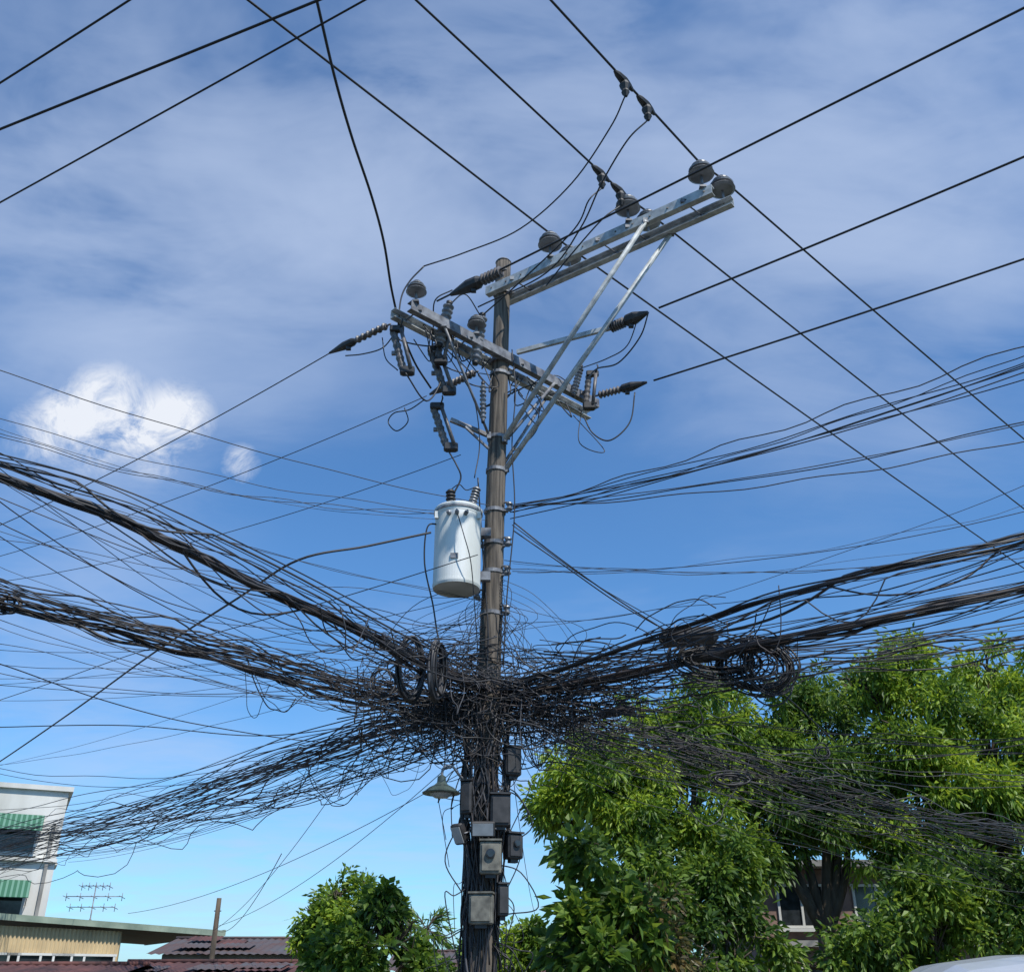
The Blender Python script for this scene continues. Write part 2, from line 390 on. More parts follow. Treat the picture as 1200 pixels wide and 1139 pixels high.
b.box(c+[-.02, -R-.004, h*.32], (.1, .012, .07), 'galvd')
b.build('brackets', tr)
b = MB()
b.tube(catmull([c+[-.25, -.1, h-.2], c+[-.4, -.15, h*.75], c+[-.42, -.1, h*.3], c+[-.3, 0, -.2], c+[-.2, 0, -.7], c+[0, .05, -1.2]], 8), .011, 'black', 6)
b.tube(catmull([c+[0, -.34, h-.13], c+[.1, -.45, h-.5], c+[.2, -.4, h*.2], c+[.25, -.2, -.3], c+[.3, 0, -.9]], 8), .007, 'black', 6)
b.tube(catmull([c+[-.12, -.05, h+.33], c+[.0, -.05, h+.42], c+[.1, 0, h+.36], c+[.25, 0, h+.42]], 8), .007, 'black', 6)
b.build('leads', tr)

# ================= primary power lines =================
def line(name, pts, r):
    b = MB(); b.tube(pts, r, 'black', 6); return b.build(name)
def ext(P, Q, f): return Q+(Q-P)*f
for i in range(3):
    a = LA[i]; d_ = at_z(*Rt[i], Zc-.15); a2 = ext(insA[i], a, .8); d2 = ext(insB[i], d_, 1.2)
    p = np.vstack([span(a2, insA[i], 0.0, n=16), span(insA[i], insB[i], 0, n=4)[1:], span(insB[i], d2, .12, n=24)[1:]])
    line('power_line', p, .017)
for s, e, sg in ((s1, (1200, 8), .02), (s2, (1200, 180), .05), (s3, (1200, 300), .05)):
    E = at_z(*e, s[2]+.05); line('power_line', span(s, ext(s, E, .6), sg), .015)
for s, e, r in ((sL, (0, 600), .009), (s4, (60, 618), .007), (at_z(540, 533, 8.9), (130, 640), .006)):
    E = at_z(*e, s[2]); line('power_line', span(s, ext(s, E, .6), .35), r)
for a, c_, r in (((150, 0), (0, 96), .012), ((370, 0), (0, 150), .016), ((425, 0), (0, 236), .012)):
    P = at_z(*a, 10.2); Q = at_z(*c_, 10.0); line('power_line', span(ext(Q, P, .8), ext(P, Q, .8), .03), r)
P = [at_z(*p) for p in ((350, -90, 11.0), (371, 0, 10.8), (392, 90, 10.6), (412, 160, 10.5), (436, 232, 10.4), (450, 285, 10.3), (459, 340, 10.25), (470, 385, 10.1), (486, 425, 10.0), (505, 455, 9.8))]
line('power_line', catmull(P, 8), .017)

# ================= communication / service cables =================
KEYS = ['black', 'black', 'black', 'cgrey', 'cbrown']
SPANS = []
def bundle(name, ctrl, n, s0, s1, wob=.01, rmin=.005, rmax=.012, fat=0):
    b = MB(); C = catmull([at_z(*p) for p in ctrl], 10); K = len(C); t = np.linspace(0, 1, K); SPANS.append(C)
    T = np.gradient(C, axis=0); T /= np.linalg.norm(T, axis=1)[:, None]
    S = np.cross(T, [0, 0, 1.]); S /= np.linalg.norm(S, axis=1)[:, None]; U = np.cross(S, T)
    for i in range(n):
        g1, g2 = rng.normal(0, .5), rng.normal(0, .5); h1, h2 = rng.normal(0, .5), rng.normal(0, .5)
        sp = s0+(s1-s0)*t
        f = rng.uniform(.6, 2.6); ph = rng.uniform(0, 6.28); f2 = rng.uniform(2, 11); p2 = rng.uniform(0, 6.28)
        wb = wob*rng.choice([.4, 1, 2.4])
        mix = .5+.5*np.sin(f*t*3.14+ph)
        a = (g1*mix+h1*(1-mix))*sp+wb*np.sin(f2*t*6.28+p2); c_ = (g2*mix+h2*(1-mix))*sp*.8+wb*np.sin(f2*.8*t*6.28+p2*2)
        if rng.random() < .4:   # a slack cable that hangs out of the bundle part of the way
            q0 = rng.uniform(.2, .75); q1 = min(1, q0+rng.uniform(.12, .4)); u_ = np.clip((t-q0)/(q1-q0), 0, 1); c_ -= np.sin(u_*3.14)*abs(rng.normal(.05, .2))
        r = rng.uniform(rmin, rmax) if i >= fat else rng.uniform(.015, .022)
        b.tube(C+a[:, None]*S+c_[:, None]*U, r, random.choice(KEYS), 6 if i < fat else 5)
    return b.build(name)
bundle('cable_bundle', [(-150, 505, 5.9), (0, 558, 5.6), (150, 612, 5.35), (300, 684, 5.2), (430, 742, 5.1), (530, 790, 5.05), (600, 815, 5)], 20, .05, .16, fat=4)
bundle('cable_bundle', [(-150, 498, 6.1), (0, 540, 5.8), (150, 590, 5.5), (300, 660, 5.3), (430, 726, 5.2), (530, 775, 5.1), (600, 800, 5)], 8, .16, .25, .015)
bundle('cable_bundle', [(-150, 660, 5.6), (0, 706, 5.4), (150, 738, 5.2), (300, 778, 5.1), (430, 815, 5.0), (580, 838, 4.9)], 18, .05, .25, .014, fat=3)
bundle('cable_bundle', [(-150, 650, 5.7), (0, 690, 5.5), (150, 730, 5.2), (300, 768, 5.1), (430, 800, 5.0), (580, 825, 4.9)], 7, .14, .3, .02)
bundle('cable_bundle', [(-150, 1035, 5), (0, 990, 5.0), (100, 966, 4.9), (200, 940, 4.85), (330, 895, 4.8), (450, 855, 4.85), (585, 828, 4.9)], 42, .72, .28, .04, .005, .011)
bundle('cable_bundle', [(-150, 1060, 4.6), (0, 1018, 4.6), (100, 992, 4.6), (200, 968, 4.6), (330, 932, 4.5), (450, 892, 4.6), (575, 855, 4.75)], 14, .6, .25, .07, .005, .009)
bundle('cable_bundle', [(1350, 590, 5.8), (1200, 632, 5.6), (1050, 666, 5.4), (900, 706, 5.3), (750, 756, 5.2), (580, 812, 5.0)], 11, .08, .2, fat=2)
bundle('cable_bundle', [(1350, 652, 5.7), (1200, 690, 5.5), (1050, 722, 5.3), (900, 752, 5.2), (750, 785, 5.1), (580, 818, 4.95)], 20, .06, .2, fat=4)
bundle('cable_bundle', [(1350, 740, 5.3), (1200, 752, 5.3), (1050, 765, 5.2), (900, 784, 5.1), (750, 808, 5.0), (580, 826, 4.95)], 8, .2, .25, .02)
bundle('cable_bundle', [(1400, 1030, 3.7), (1200, 975, 3.8), (1050, 938, 4.0), (900, 898, 4.3), (750, 858, 4.7), (590, 832, 4.9)], 20, .45, .25, .04, .004, .009)
bundle('cable_bundle', [(1400, 1130, 2.9), (1200, 1035, 3.3), (1050, 975, 3.7), (900, 930, 4.1), (750, 885, 4.5), (600, 845, 4.8)], 9, .45, .3, .05, .004, .008)

b = MB()
def fan(n, ax_, ay, ex, ey, dz=(-.1, .3), sag=(.05, .35), r=(.0028, .0055), Y=12.4):
    for i in range(n):
        A = at_y(random.uniform(*ax_), random.uniform(*ay), Y); E = at_z(ex, random.uniform(*ey), A[2]+random.uniform(*dz))
        sg = random.uniform(*sag); P = span(A, E, sg, 0, 1.3, 34)
        t = np.linspace(0, 1, 34); am = random.choice([.003, .008, .02, .03]); P[:, 2] += am*np.sin(t*random.uniform(10, 40)+i); P[:, 0] += am*np.sin(t*random.uniform(10, 40)+2*i)
        b.tube(P, random.uniform(*r), random.choice(KEYS), 5, False)
fan(4, (570, 590), (600, 612), 0, (485, 515)); fan(7, (560, 590), (680, 790), 0, (530, 690))
fan(13, (520, 600), (740, 830), 0, (520, 720), sag=(.05, .6)); fan(9, (540, 600), (690, 820), 0, (760, 900), sag=(.0, .4))
fan(7, (500, 600), (800, 860), 0, (600, 760), sag=(.1, .5)); fan(10, (520, 600), (790, 860), 0, (900, 1010), sag=(.2, .9))
fan(1, (580, 582), (590, 595), 0, (434, 436), r=(.005, .006))
b.build('service_cables')
b = MB()
fan(7, (596, 602), (584, 612), 1200, (405, 445), r=(.005, .009), sag=(.05, .2)); fan(3, (596, 602), (590, 606), 1200, (490, 520), r=(.005, .009), sag=(.1, .3))
fan(7, (590, 605), (650, 740), 1200, (560, 660)); fan(14, (600, 640), (760, 820), 1200, (640, 780), r=(.004, .008))
fan(12, (600, 640), (800, 860), 1200, (860, 990), dz=(-1.3, -.8), sag=(0, .4)); fan(7, (580, 620), (830, 880), 1200, (960, 1080), dz=(-1.8, -1.2), sag=(0, .3))
fan(5, (600, 640), (740, 820), 1200, (700, 770), r=(.006, .011))
b.build('service_cables')
b = MB()
for (a, c_, z) in (((545, 880), (255, 1085), 2.9), ((550, 900), (150, 1070), 3.2), ((430, 870), (250, 1090), 2.8), ((600, 900), (630, 1080), 2.6), ((560, 860), (80, 1010), 5), ((330, 1000), (255, 1090), 2.7)):
    b.tube(span(at_y(*a, 12.6), at_z(*c_, z) if c_[1] < 1060 else at_y(*c_, 25), .3), .005, 'cgrey', 5)
for ctrl, r in (([(-60, 930, 6.2), (0, 892, 6.2), (90, 830, 6.2), (180, 765, 6.2), (280, 700, 6.2), (350, 656, 6.3), (430, 640, 6.6), (505, 624, 6.9)], .015),
             ([(-60, 840, 6), (60, 800, 6), (160, 765, 6), (240, 745, 6), (400, 700, 6.1), (560, 650, 6.4)], .006),
             ([(602, 612, 6.9), (650, 650, 6.5), (720, 700, 6.1), (800, 750, 5.6), (900, 800, 5.2), (980, 870, 4.6)], .009),
             ([(602, 622, 6.8), (660, 662, 6.4), (720, 704, 6.1), (770, 733, 5.8)], .008),
             ([(600, 615, 6.9), (690, 680, 6.3), (790, 738, 5.8)], .006),
             ([(-80, 760, 5), (0, 778, 5), (120, 820, 4.9), (240, 850, 4.8), (400, 870, 4.8), (560, 850, 4.9)], .007),
             ([(-80, 855, 4.9), (0, 852, 4.9), (150, 850, 4.8), (300, 862, 4.7), (420, 850, 4.8), (560, 830, 5)], .007)):
    b.tube(catmull([at_z(*p) for p in ctrl], 8), r, 'cgrey' if r > .01 else 'black', 6)
b.build('service_cables')

# ================= tangle round the pole =================
b = MB(); C0 = at_y(582, 815, 12.4)
for i in range(180):
    k = random.randint(4, 9)
    c = C0+np.array([rng.normal(.08, .65), rng.normal(0, .2), rng.normal(-.05, .2)])
    pts = []; p = c.copy(); a = random.uniform(0, 6.28)
    stp = random.uniform(.10, .38)
    for j in range(k):
        a += random.uniform(-1.5, 1.5)
        p = p+np.array([math.cos(a)*stp*1.2, rng.normal(0, .10), math.sin(a)*stp*.65])
        q = p.copy(); q[0] = C0[0]+np.clip(q[0]-C0[0], -1.7, 2.2); q[2] = C0[2]+np.clip(q[2]-C0[2], -.8, .6)
        pts.append(q)
    b.tube(catmull(pts, 6), random.uniform(.004, .010), random.choice(KEYS), 5, False)
for i in range(40):
    x0 = random.uniform(-2.3, -.4); x1 = random.uniform(.4, 2.6); z0 = rng.normal(0, .17); z1 = rng.normal(0, .17)
    P = span(C0+[x0, rng.normal(0, .25), z0], C0+[x1, rng.normal(0, .25), z1], random.uniform(-.1, .3), n=24)
    P[:, 2] += .04*np.sin(np.linspace(0, random.uniform(6, 30), 24)+i)
    b.tube(P, random.uniform(.005, .012), random.choice(KEYS), 5, False)
for i in range(120):
    x = rng.normal(.05, .85); w = random.uniform(.05, .6); dd = random.uniform(.2, 1.15)*(1-min(.6, abs(x)*.3)); y = rng.normal(0, .2)
    P = [C0+[x, y, -.12], C0+[x+w*.1+rng.normal(0, .06), y-.05, -.12-dd*.7], C0+[x+w*.5+rng.normal(0, .08), y, -.12-dd], C0+[x+w*.9+rng.normal(0, .06), y+.05, -.12-dd*.6], C0+[x+w, y, -.1]]
    if i % 4 == 0: P = P[:3]
    b.tube(catmull(P, 7), random.uniform(.003, .008), random.choice(KEYS), 5, False)
for i in range(70):
    x = rng.normal(-.25, .9); zt_ = random.uniform(.5, 1.6)
    P = [C0+[x, rng.normal(0, .2), .05], C0+[x*.8+rng.normal(0, .25), 0, zt_*.4], C0+[x*.5+rng.normal(0, .25), -.05, zt_*.75+rng.normal(0, .1)], C0+[random.uniform(-.1, .1), -.05, zt_]]
    b.tube(catmull(P, 7), random.uniform(.0025, .005), random.choice(KEYS), 5, False)
for i in range(170):   # slack loops slung between points of the spans close to the pole
    C = SPANS[random.randrange(len(SPANS))]; K = len(C); i0 = int(K*random.uniform(.55, .95)); i1 = min(K-1, i0+random.randint(2, 9))
    A, E = C[i0]+rng.normal(0, .08, 3), C[i1]+rng.normal(0, .08, 3); dd = abs(rng.normal(.15, .32))
    if random.random() < .25: dd = -dd*.7
    P = span(A, E, dd, n=14); P += rng.normal(0, .025, P.shape); P = catmull(P[::2], 4)
    b.tube(P, random.uniform(.003, .008), random.choice(KEYS), 5, False)
for i in range(45):
    C = SPANS[random.randrange(len(SPANS))]; c = C[int(len(C)*random.uniform(.66, .93))]+[0, 0, random.uniform(-.3, .1)]
    R_ = random.uniform(.05, .2); t = np.linspace(0, random.uniform(4, 10), 20); dx = random.uniform(-.3, .3)
    P = c+np.stack([np.cos(t)*R_*1.4+t*dx*.2, np.sin(t*.5)*.1, np.sin(t)*R_], 1)
    b.tube(P, random.uniform(.003, .006), random.choice(KEYS), 5, False)
b.build('cable_tangle')

def coil(name, c, R, n, ax1, ax2, r=.009, j=.05, sq=1.0):
    b = MB()
    for i in range(n):
        t = np.linspace(0, 2*math.pi, 30); RR = R*(1+rng.normal(0, j)); o = rng.normal(0, .02, 3)
        P = c+o+np.outer(np.cos(t+i)*RR, ax1)+np.outer(np.sin(t+i)*RR*sq*(1+rng.normal(0, j)), ax2)+np.outer(np.sin(3*t+i)*.02, [0, 1, 0])
        b.tube(P, r*random.uniform(.7, 1.3), random.choice(['black', 'black', 'cgrey']), 5, False)
    return b.build(name)
Z = np.array([0, 0, 1.])
coil('cable_coil', at_y(482, 783, 11.3), .36, 8, np.array([.36, .3, 0]), Z, .016, .035)
coil('cable_coil', at_y(511, 785, 11.3), .34, 7, np.array([.18, .4, 0]), Z, .018, .035)
coil('cable_coil', at_y(450, 800, 11.5), .16, 4, np.array([.9, .2, 0]), Z)
cc = at_z(885, 780, 5.0)
coil('cable_coil', cc, .36, 18, np.array([1.1, -.2, -.1]), Z*.8, .010, .15)
coil('cable_coil', cc+[.15, 0, -.02], .28, 12, np.array([1.0, .3, 0]), Z, .009, .2)
coil('cable_coil', cc+[-.45, 0, .08], .28, 18, np.array([1.6, .3, .0]), Z*.6, .010, .25)
coil('cable_coil', at_y(963, 880, 15), .10, 4, np.array([1., 0, 0]), Z, .009, .15)
coil('cable_coil', at_z(10, 708, 5.4), .08, 6, np.array([1.4, 0, 0]), Z, .009, .25)
coil('cable_coil', at_y(855, 915, 13.5), .13, 6, np.array([1.6, .2, 0]), Z*.5, .012, .2)
def closure(name, a, c_, z, r=.07):
    b = MB(); p = at_z(*a, z); q = at_z(*c_, z); d = q-p; L = np.linalg.norm(d)
    b.lathe([(0, r*.35), (.03, r*.6), (.06, r), (L*.45, r), (L*.45, r*1.15), (L*.55, r*1.15), (L*.55, r), (L-.06, r), (L-.03, r*.6), (L, r*.35)], p, d, 'dark', 14)
    for f in (.2, .8): b.cyl(p+d*f, p+d*f+[0, 0, .16], .008, key='galvd', n=6)
    b.build(name)
closure('splice_closure', (772, 748), (842, 744), 5.25, .11)
closure('splice_closure', (800, 770), (855, 764), 5.15, .085)
closure('splice_closure', (700, 838), (745, 830), 4.9, .06)

# ================= pole-mounted boxes & lamps =================
def pbox(name, px, py, w, h, Yo, key='box', rot=0, door=True):
    e = empty(name); b = MB(); c = at_y(px, py, PY+Yo); Rm = np.array(Matrix.Rotation(rot, 3, 'Z'))
    b.box(c, (w, .16, h), key, Rm, bev=.015); b.build('housing', e)
    b = MB(); fr = Rm @ np.array([0, -.088, 0])
    b.box(c+fr, (w*.82, .014, h*.82), key, Rm, bev=.005)
    if door: b.lathe([(0, w*.22), (.03, w*.22), (.035, w*.15)], c+fr+[0, 0, h*.1]+Rm@np.array([0, -.007, 0]), Rm@np.array([0, -1, 0]), 'glass', 14)
    b.box(c-[0, 0, h*.5+.02], (w*.5, .08, .04), 'dark', Rm)
    b.box(c+[0, 0, h*.5+.012], (w*1.05, .2, .02), key, Rm)
    b.build('cover', e); return e
pbox('meter_box', 575, 1005, .25, .36, -.28, 'box')
pbox('meter_box', 564, 1065, .27, .32, -.28, 'box', -.1, False)
pbox('meter_box', 601, 992, .20, .28, -.1, 'dark', .5)
pbox('junction_box', 588, 1055, .13, .34, -.12, 'dark', .3, False)
pbox('junction_box', 600, 893, .20, .34, -.1, 'dark', .3, False)
pbox('junction_box', 586, 950, .24, .36, -.22, 'dark', .1, False)
pbox('junction_box', 549, 935, .14, .38, -.2, 'dark', -.4, False)
def flood(name, px, py, w, h, Yo, key, rx, rz):
    e = empty(name); b = MB(); c = at_y(px, py, PY+Yo); Rm = np.array(Matrix.Rotation(rz, 3, 'Z')@Matrix.Rotation(rx, 3, 'X'))
    b.box(c, (w, .07, h), 'dark', Rm, bev=.012)
    b.box(c+Rm@np.array([0, -.038, 0]), (w*.86, .008, h*.8), key, Rm)
    for i in range(5): b.box(c+Rm@np.array([(i-2)*w*.18, .05, 0]), (.008, .04, h*.8), 'dark', Rm)
    b.tube([c+Rm@np.array([-w*.53, 0, 0]), c+Rm@np.array([-w*.53, .1, -.02]), c+Rm@np.array([w*.53, .1, -.02]), c+Rm@np.array([w*.53, 0, 0])], .01, 'galvd', 6)
    b.build('head', e)
flood('flood_light', 566, 971, .28, .17, -.38, 'lens', .35, 0)
flood('flood_light', 538, 977, .16, .24, -.2, 'lens', .5, -.7)
sl = empty('street_lamp'); c = at_y(517, 930, 12.2)
b = MB(); b.lathe([(0, .225), (.012, .23), (.03, .20), (.07, .15), (.10, .09), (.13, .055), (.2, .05), (.22, .02)], c, [0, 0, 1], 'shade', 28); b.build('shade', sl)
b = MB(); b.lathe([(-.05, .03), (-.045, .08), (-.02, .12), (-.002, .14)], c, [0, 0, 1], 'lens', 20); b.build('lamp', sl)
b = MB(); b.tube(catmull([c+[0, 0, .2], c+[.02, 0, .3], c+[.12, .02, .33], c+[.25, .1, .2], pole_z(c[2]+.1)], 8), .016, 'galvd', 8); b.build('bracket_arm', sl)

# ================= trees =================
def leaves(mb, Pn, D, L, Wd, key):
    n = len(Pn); rnd = rng.normal(0, 1, (n, 3)); S = np.cross(D, rnd); S /= np.linalg.norm(S, axis=1)[:, None]+1e-9
    Nn = np.cross(S, D); L = L[:, None]; w = Wd[:, None]
    v0 = Pn; v1 = Pn+D*L*.45+S*w+Nn*w*.35; v2 = Pn+D*L-np.array([0, 0, 1])*L*.15; v3 = Pn+D*L*.45-S*w+Nn*w*.35
    V = np.stack([v0, v1, v2, v3], 1).reshape(-1, 3)
    i = np.arange(n)*4
    fs = np.stack([np.stack([i, i+1, i+2], 1), np.stack([i, i+2, i+3], 1)], 1).reshape(-1, 3)
    k = mb.m(key); mb.V.append(V); mb.Fc += list(fs+mb.n); mb.mi += [k]*len(fs); mb.sm += [False]*len(fs); mb.n += len(V)
def tree(name, base, lobes, nc, nl, L, W, key, trunk=.16, droop=.55, twig=.22, fill=.8, gap=-.09, kids=7):
    e = empty(name); LB = []
    for (px, py, r, Y) in lobes:
        c = at_y(px, py, Y); dep = Y/ray(px, py)[1]; LB.append((c, r/F*dep))
    main = list(LB); LB = [(c, r*.78) for c, r in LB]
    for c, r in main:
        for j in range(kids):
            d = rng.normal(0, 1, 3); d[1] -= .4; d[2] += .25; d /= np.linalg.norm(d); LB.append((c+d*r*rng.uniform(.75, 1.1), r*rng.uniform(.22, .40)))
    b = MB(); base = np.array(base, float)
    cen = np.mean([c for c, _ in main], axis=0); fork = base+(cen-base)*np.array([.5, .5, .42]); fork[2] = max(fork[2], .9)
    b.tube(catmull([base-[0, 0, .3], base+[0, 0, .2], (base+fork)/2+[.08, .05, 0], fork], 6), np.linspace(trunk*1.3, trunk*.8, 19), 'bark', 10)
    for c, r in main:
        mid = (fork+c)/2+rng.normal(0, .15, 3)
        P = catmull([fork-[0, 0, .1], mid, c], 5); b.tube(P, np.linspace(trunk*.55, trunk*.16, len(P)), 'bark', 7)
        for j in range(7):
            d = rng.normal(0, 1, 3); d[2] = abs(d[2])*.7; d /= np.linalg.norm(d); q = c+d*r*.85
            P = catmull([P_ for P_ in (mid+(c-mid)*.5, c+d*r*.3+rng.normal(0, .08, 3), q)], 4); b.tube(P, np.linspace(trunk*.2, .008, len(P)), 'bark', 5)
    b.build('trunk_and_limbs', e)
    b = MB(); tot = sum(r*r for _, r in LB); P_, O_ = [], []
    for li, (c, r) in enumerate(LB):
        m_ = int(nc*r*r/tot*1.7)
        if m_ < 1: continue
        d = rng.normal(0, 1, (m_, 3)); d /= np.linalg.norm(d, axis=1)[:, None]
        bumpy = 1+.16*np.sin(d[:, 0]*5+c[0]*3)*np.sin(d[:, 2]*6+c[1])+.10*np.sin(d[:, 1]*9+c[2]*5)
        rad = r*bumpy*np.where(rng.random(m_) < fill, rng.uniform(.82, 1.12, m_), rng.uniform(.4, .9, m_))
        q = c+d*rad[:, None]*np.array([1, 1, .85])
        g = np.sin(q[:, 0]*2.6+1.3+q[:, 1])*np.sin(q[:, 2]*3.3+.4)*np.sin(q[:, 1]*2.9+q[:, 0])+.35*np.sin(q[:, 0]*7+q[:, 2]*6)
        keep = (g > gap) & (q[:, 2] > .15)
        for lj, (c2, r2) in enumerate(LB):
            if lj == li: continue
            keep &= np.linalg.norm(q-c2, axis=1) > r2*.6
        P_.append(q[keep]); O_.append(d[keep])
    Pc = np.concatenate(P_); Oc = np.concatenate(O_)
    n = len(Pc); rep = np.repeat(np.arange(n), nl)
    off = rng.normal(0, 1, (n*nl, 3)); off /= np.linalg.norm(off, axis=1)[:, None]
    axs = Oc[rep]*.6+off*.8; axs[:, 2] -= droop*rng.uniform(.2, 1.2, n*nl); axs /= np.linalg.norm(axs, axis=1)[:, None]
    pos = Pc[rep]+Oc[rep]*rng.uniform(-.5, .9, n*nl)[:, None]*twig+off*twig*rng.uniform(.1, .9, n*nl)[:, None]
    leaves(b, pos, axs, L*rng.uniform(.55, 1.25, n*nl), W*rng.uniform(.7, 1.2, n*nl), key)
    b.build('foliage', e); return e
tree('shade_tree', (3.2, 20.5, 0), [(690, 915, 48, 20), (650, 950, 30, 20), (760, 875, 46, 20.5), (700, 878, 30, 20), (815, 858, 46, 20.5), (735, 965, 55, 20), (800, 945, 62, 20.5), (850, 832, 30, 21), (862, 900, 55, 21)], 1700, 22, .175, .030, 'leafA', .2)
tree('shade_tree', (6.2, 21.5, 0), [(905, 858, 42, 21.5), (945, 806, 22, 21.5), (965, 870, 55, 21.5), (900, 925, 60, 21.5), (985, 940, 60, 21), (900, 985, 50, 21), (1000, 812, 28, 22)], 1500, 22, .175, .030, 'leafB', .22)
tree('shade_tree', (9.3, 21.5, 0), [(1020, 806, 32, 21.5), (1062, 776, 34, 21.5), (1095, 835, 48, 21), (1055, 880, 58, 21), (1162, 784, 34, 21.5), (1165, 855, 54, 21), (1212, 818, 44, 21.5), (1110, 930, 66, 21), (1200, 930, 70, 21), (1050, 985, 50, 21), (1150, 1000, 70, 21), (1260, 880, 75, 21.5)], 2700, 22, .175, .031, 'leafA', .24)
tree('undergrowth', (4.0, 18.8, 0), [(760, 1045, 48, 19.3), (830, 1055, 52, 19.5), (870, 1110, 42, 19), (800, 1120, 44, 18.5), (850, 1010, 40, 19.5)], 750, 18, .18, .04, 'leafB', .08)
tree('undergrowth', (8.0, 18.8, 0), [(1045, 1110, 44, 19), (1095, 1085, 48, 19), (1160, 1095, 55, 19), (1060, 1045, 40, 19.5), (1220, 1060, 65, 19), (1120, 1040, 50, 19.5), (985, 1125, 26, 19), (910, 1120, 20, 19)], 950, 18, .18, .038, 'leafB', .08)
tree('climbing_shrub', (1.75, 14.6, 0), [(692, 1000, 26, 15), (715, 1045, 30, 15), (685, 1080, 26, 14.8), (740, 1095, 34, 14.8), (700, 1125, 34, 14.5), (662, 1118, 14, 14.8)], 210, 12, .22, .065, 'leafB', .04, .3)
tree('dry_creeper', (2.6, 14.6, 0), [(768, 1075, 24, 15), (785, 1110, 26, 15), (825, 1125, 24, 15)], 110, 12, .16, .03, 'leafD', .025, .3, .25)
tree('small_tree', (-2.9, 18.2, 0), [(395, 1052, 22, 18.3), (425, 1046, 16, 18.3), (370, 1070, 18, 18.3), (402, 1087, 28, 18.2), (362, 1098, 13, 18.3)], 400, 18, .13, .028, 'leafA', .07, .3, .14)
tree('small_tree', (-2.2, 17.6, 0), [(442, 1082, 30, 17.6), (478, 1088, 21, 17.6), (430, 1117, 36, 17.4), (475, 1122, 30, 17.6), (395, 1127, 26, 17.5), (455, 1058, 15, 17.7)], 440, 18, .18, .048, 'leafB', .08, .4, .16)
tree('shrub', (.5, 24, 0), [(600, 1118, 20, 24), (630, 1105, 18, 24), (655, 1120, 20, 24), (575, 1128, 16, 24), (615, 1090, 10, 24)], 260, 14, .18, .04, 'leafA', .03, .3, .16)
tree('shrub', (-1.2, 27, 0), [(520, 1125, 14, 27), (545, 1122, 16, 27), (500, 1130, 14, 27)], 160, 12, .18, .05, 'leafB', .03, .3, .16)
pt = empty('palm_tree'); b = MB(); pc = at_y(500, 1090, 38)
b.tube([np.array([pc[0], pc[1], 0]), pc], [.16, .11], 'bark', 8)
for i in range(26):
    a = random.uniform(0, 6.28); el = random.uniform(-.5, 1.2); d = np.array([math.cos(a)*math.cos(el), math.sin(a)*math.cos(el), math.sin(el)])
    P = catmull([pc, pc+d*.5, pc+d*.95-[0, 0, .25]], 4); b.tube(P, .015, 'bark', 4)
    n = 14; pos = P[np.linspace(2, 8, n).astype(int)]; D = np.tile(d, (n, 1))+rng.normal(0, .4, (n, 3)); D[:, 2] -= .4; D /= np.linalg.norm(D, axis=1)[:, None]
    leaves(b, pos, D, np.full(n, .45), np.full(n, .03), 'leafB')
b.build('fronds_and_trunk', pt)

# ================= buildings =================
def window(b, c, w, h, R=None, frame='wwall'):
    R = np.eye(3) if R is None else R
    o = lambda x, y, z: np.asarray(c)+R@np.array([x, y, z])
    b.box(o(0, .04, 0), (w, .05, h), 'glass', R)
    for x in (-w/2, 0, w/2): b.box(o(x, -.005, 0), (.06, .06, h+.06), frame, R)
    for z in (-h/2, h/2): b.box(o(0, -.008, z), (w+.12, .07, .06), frame, R)
    b.box(o(0, -.06, -h/2-.08), (w+.25, .18, .08), frame, R)
ap = empty('apartment_building'); b = MB()
X1 = -17.45; zt = at_y(78, 928, 40)[2]
b.box((X1-7, 45, zt/2), (14, 10, zt), 'wwall')
b.box((X1-7, 45, zt+.09), (14.3, 10.3, .18), 'wwall')
b.build('walls', ap)
b = MB()
for zz in (zt-2.55, zt-5.05): b.box((X1-7, 39.92, zz), (14.1, .2, .12), 'wwall')
b.box((X1-.3, 39.93, .5*zt-.6), (.12, .12, zt-1.2), 'conc')
b.build('ledges', ap)
bw = MB(); ba = MB()
for fl in (0, 1, 2):
    zc = at_y(40, 985, 40)[2]-fl*(at_y(40, 985, 40)[2]-at_y(40, 1062, 40)[2])
    for i in range(4):
        xc = X1-2.2-i*3.4
        window(bw, (xc, 39.98, zc), 2.7, 1.0)
        c = np.array([xc, 39.55, zc+.55]); Rm = np.array(Matrix.Rotation(math.radians(42), 3, 'X'))
        ba.box(c, (3.0, .95, .03), 'awn', Rm)
        for sx in (-1.45, 1.45): ba.cyl((xc+sx, 39.97, zc), (xc+sx, 39.25, zc+.2), .02, key='galvd', n=6)
    for j in range(2):
        Rz = np.array(Matrix.Rotation(math.radians(90), 3, 'Z')); window(bw, (X1-.02, 42.5+j*4, zc), 1.6, 1.2, Rz)
bw.build('windows', ap); ba.build('awnings', ap)
b = MB(); b.box((X1-8, 46, zt+1.0), (4, 4, 1.7), 'wwall'); b.cyl((X1-11, 46, zt+.2), (X1-11, 46, zt+1.9), .8, key='galv', n=20); b.build('roof_room', ap)
piv = Matrix.Translation((X1, 40, 0)); ap.matrix_world = piv @ Matrix.Rotation(math.radians(25), 4, 'Z') @ piv.inverted()

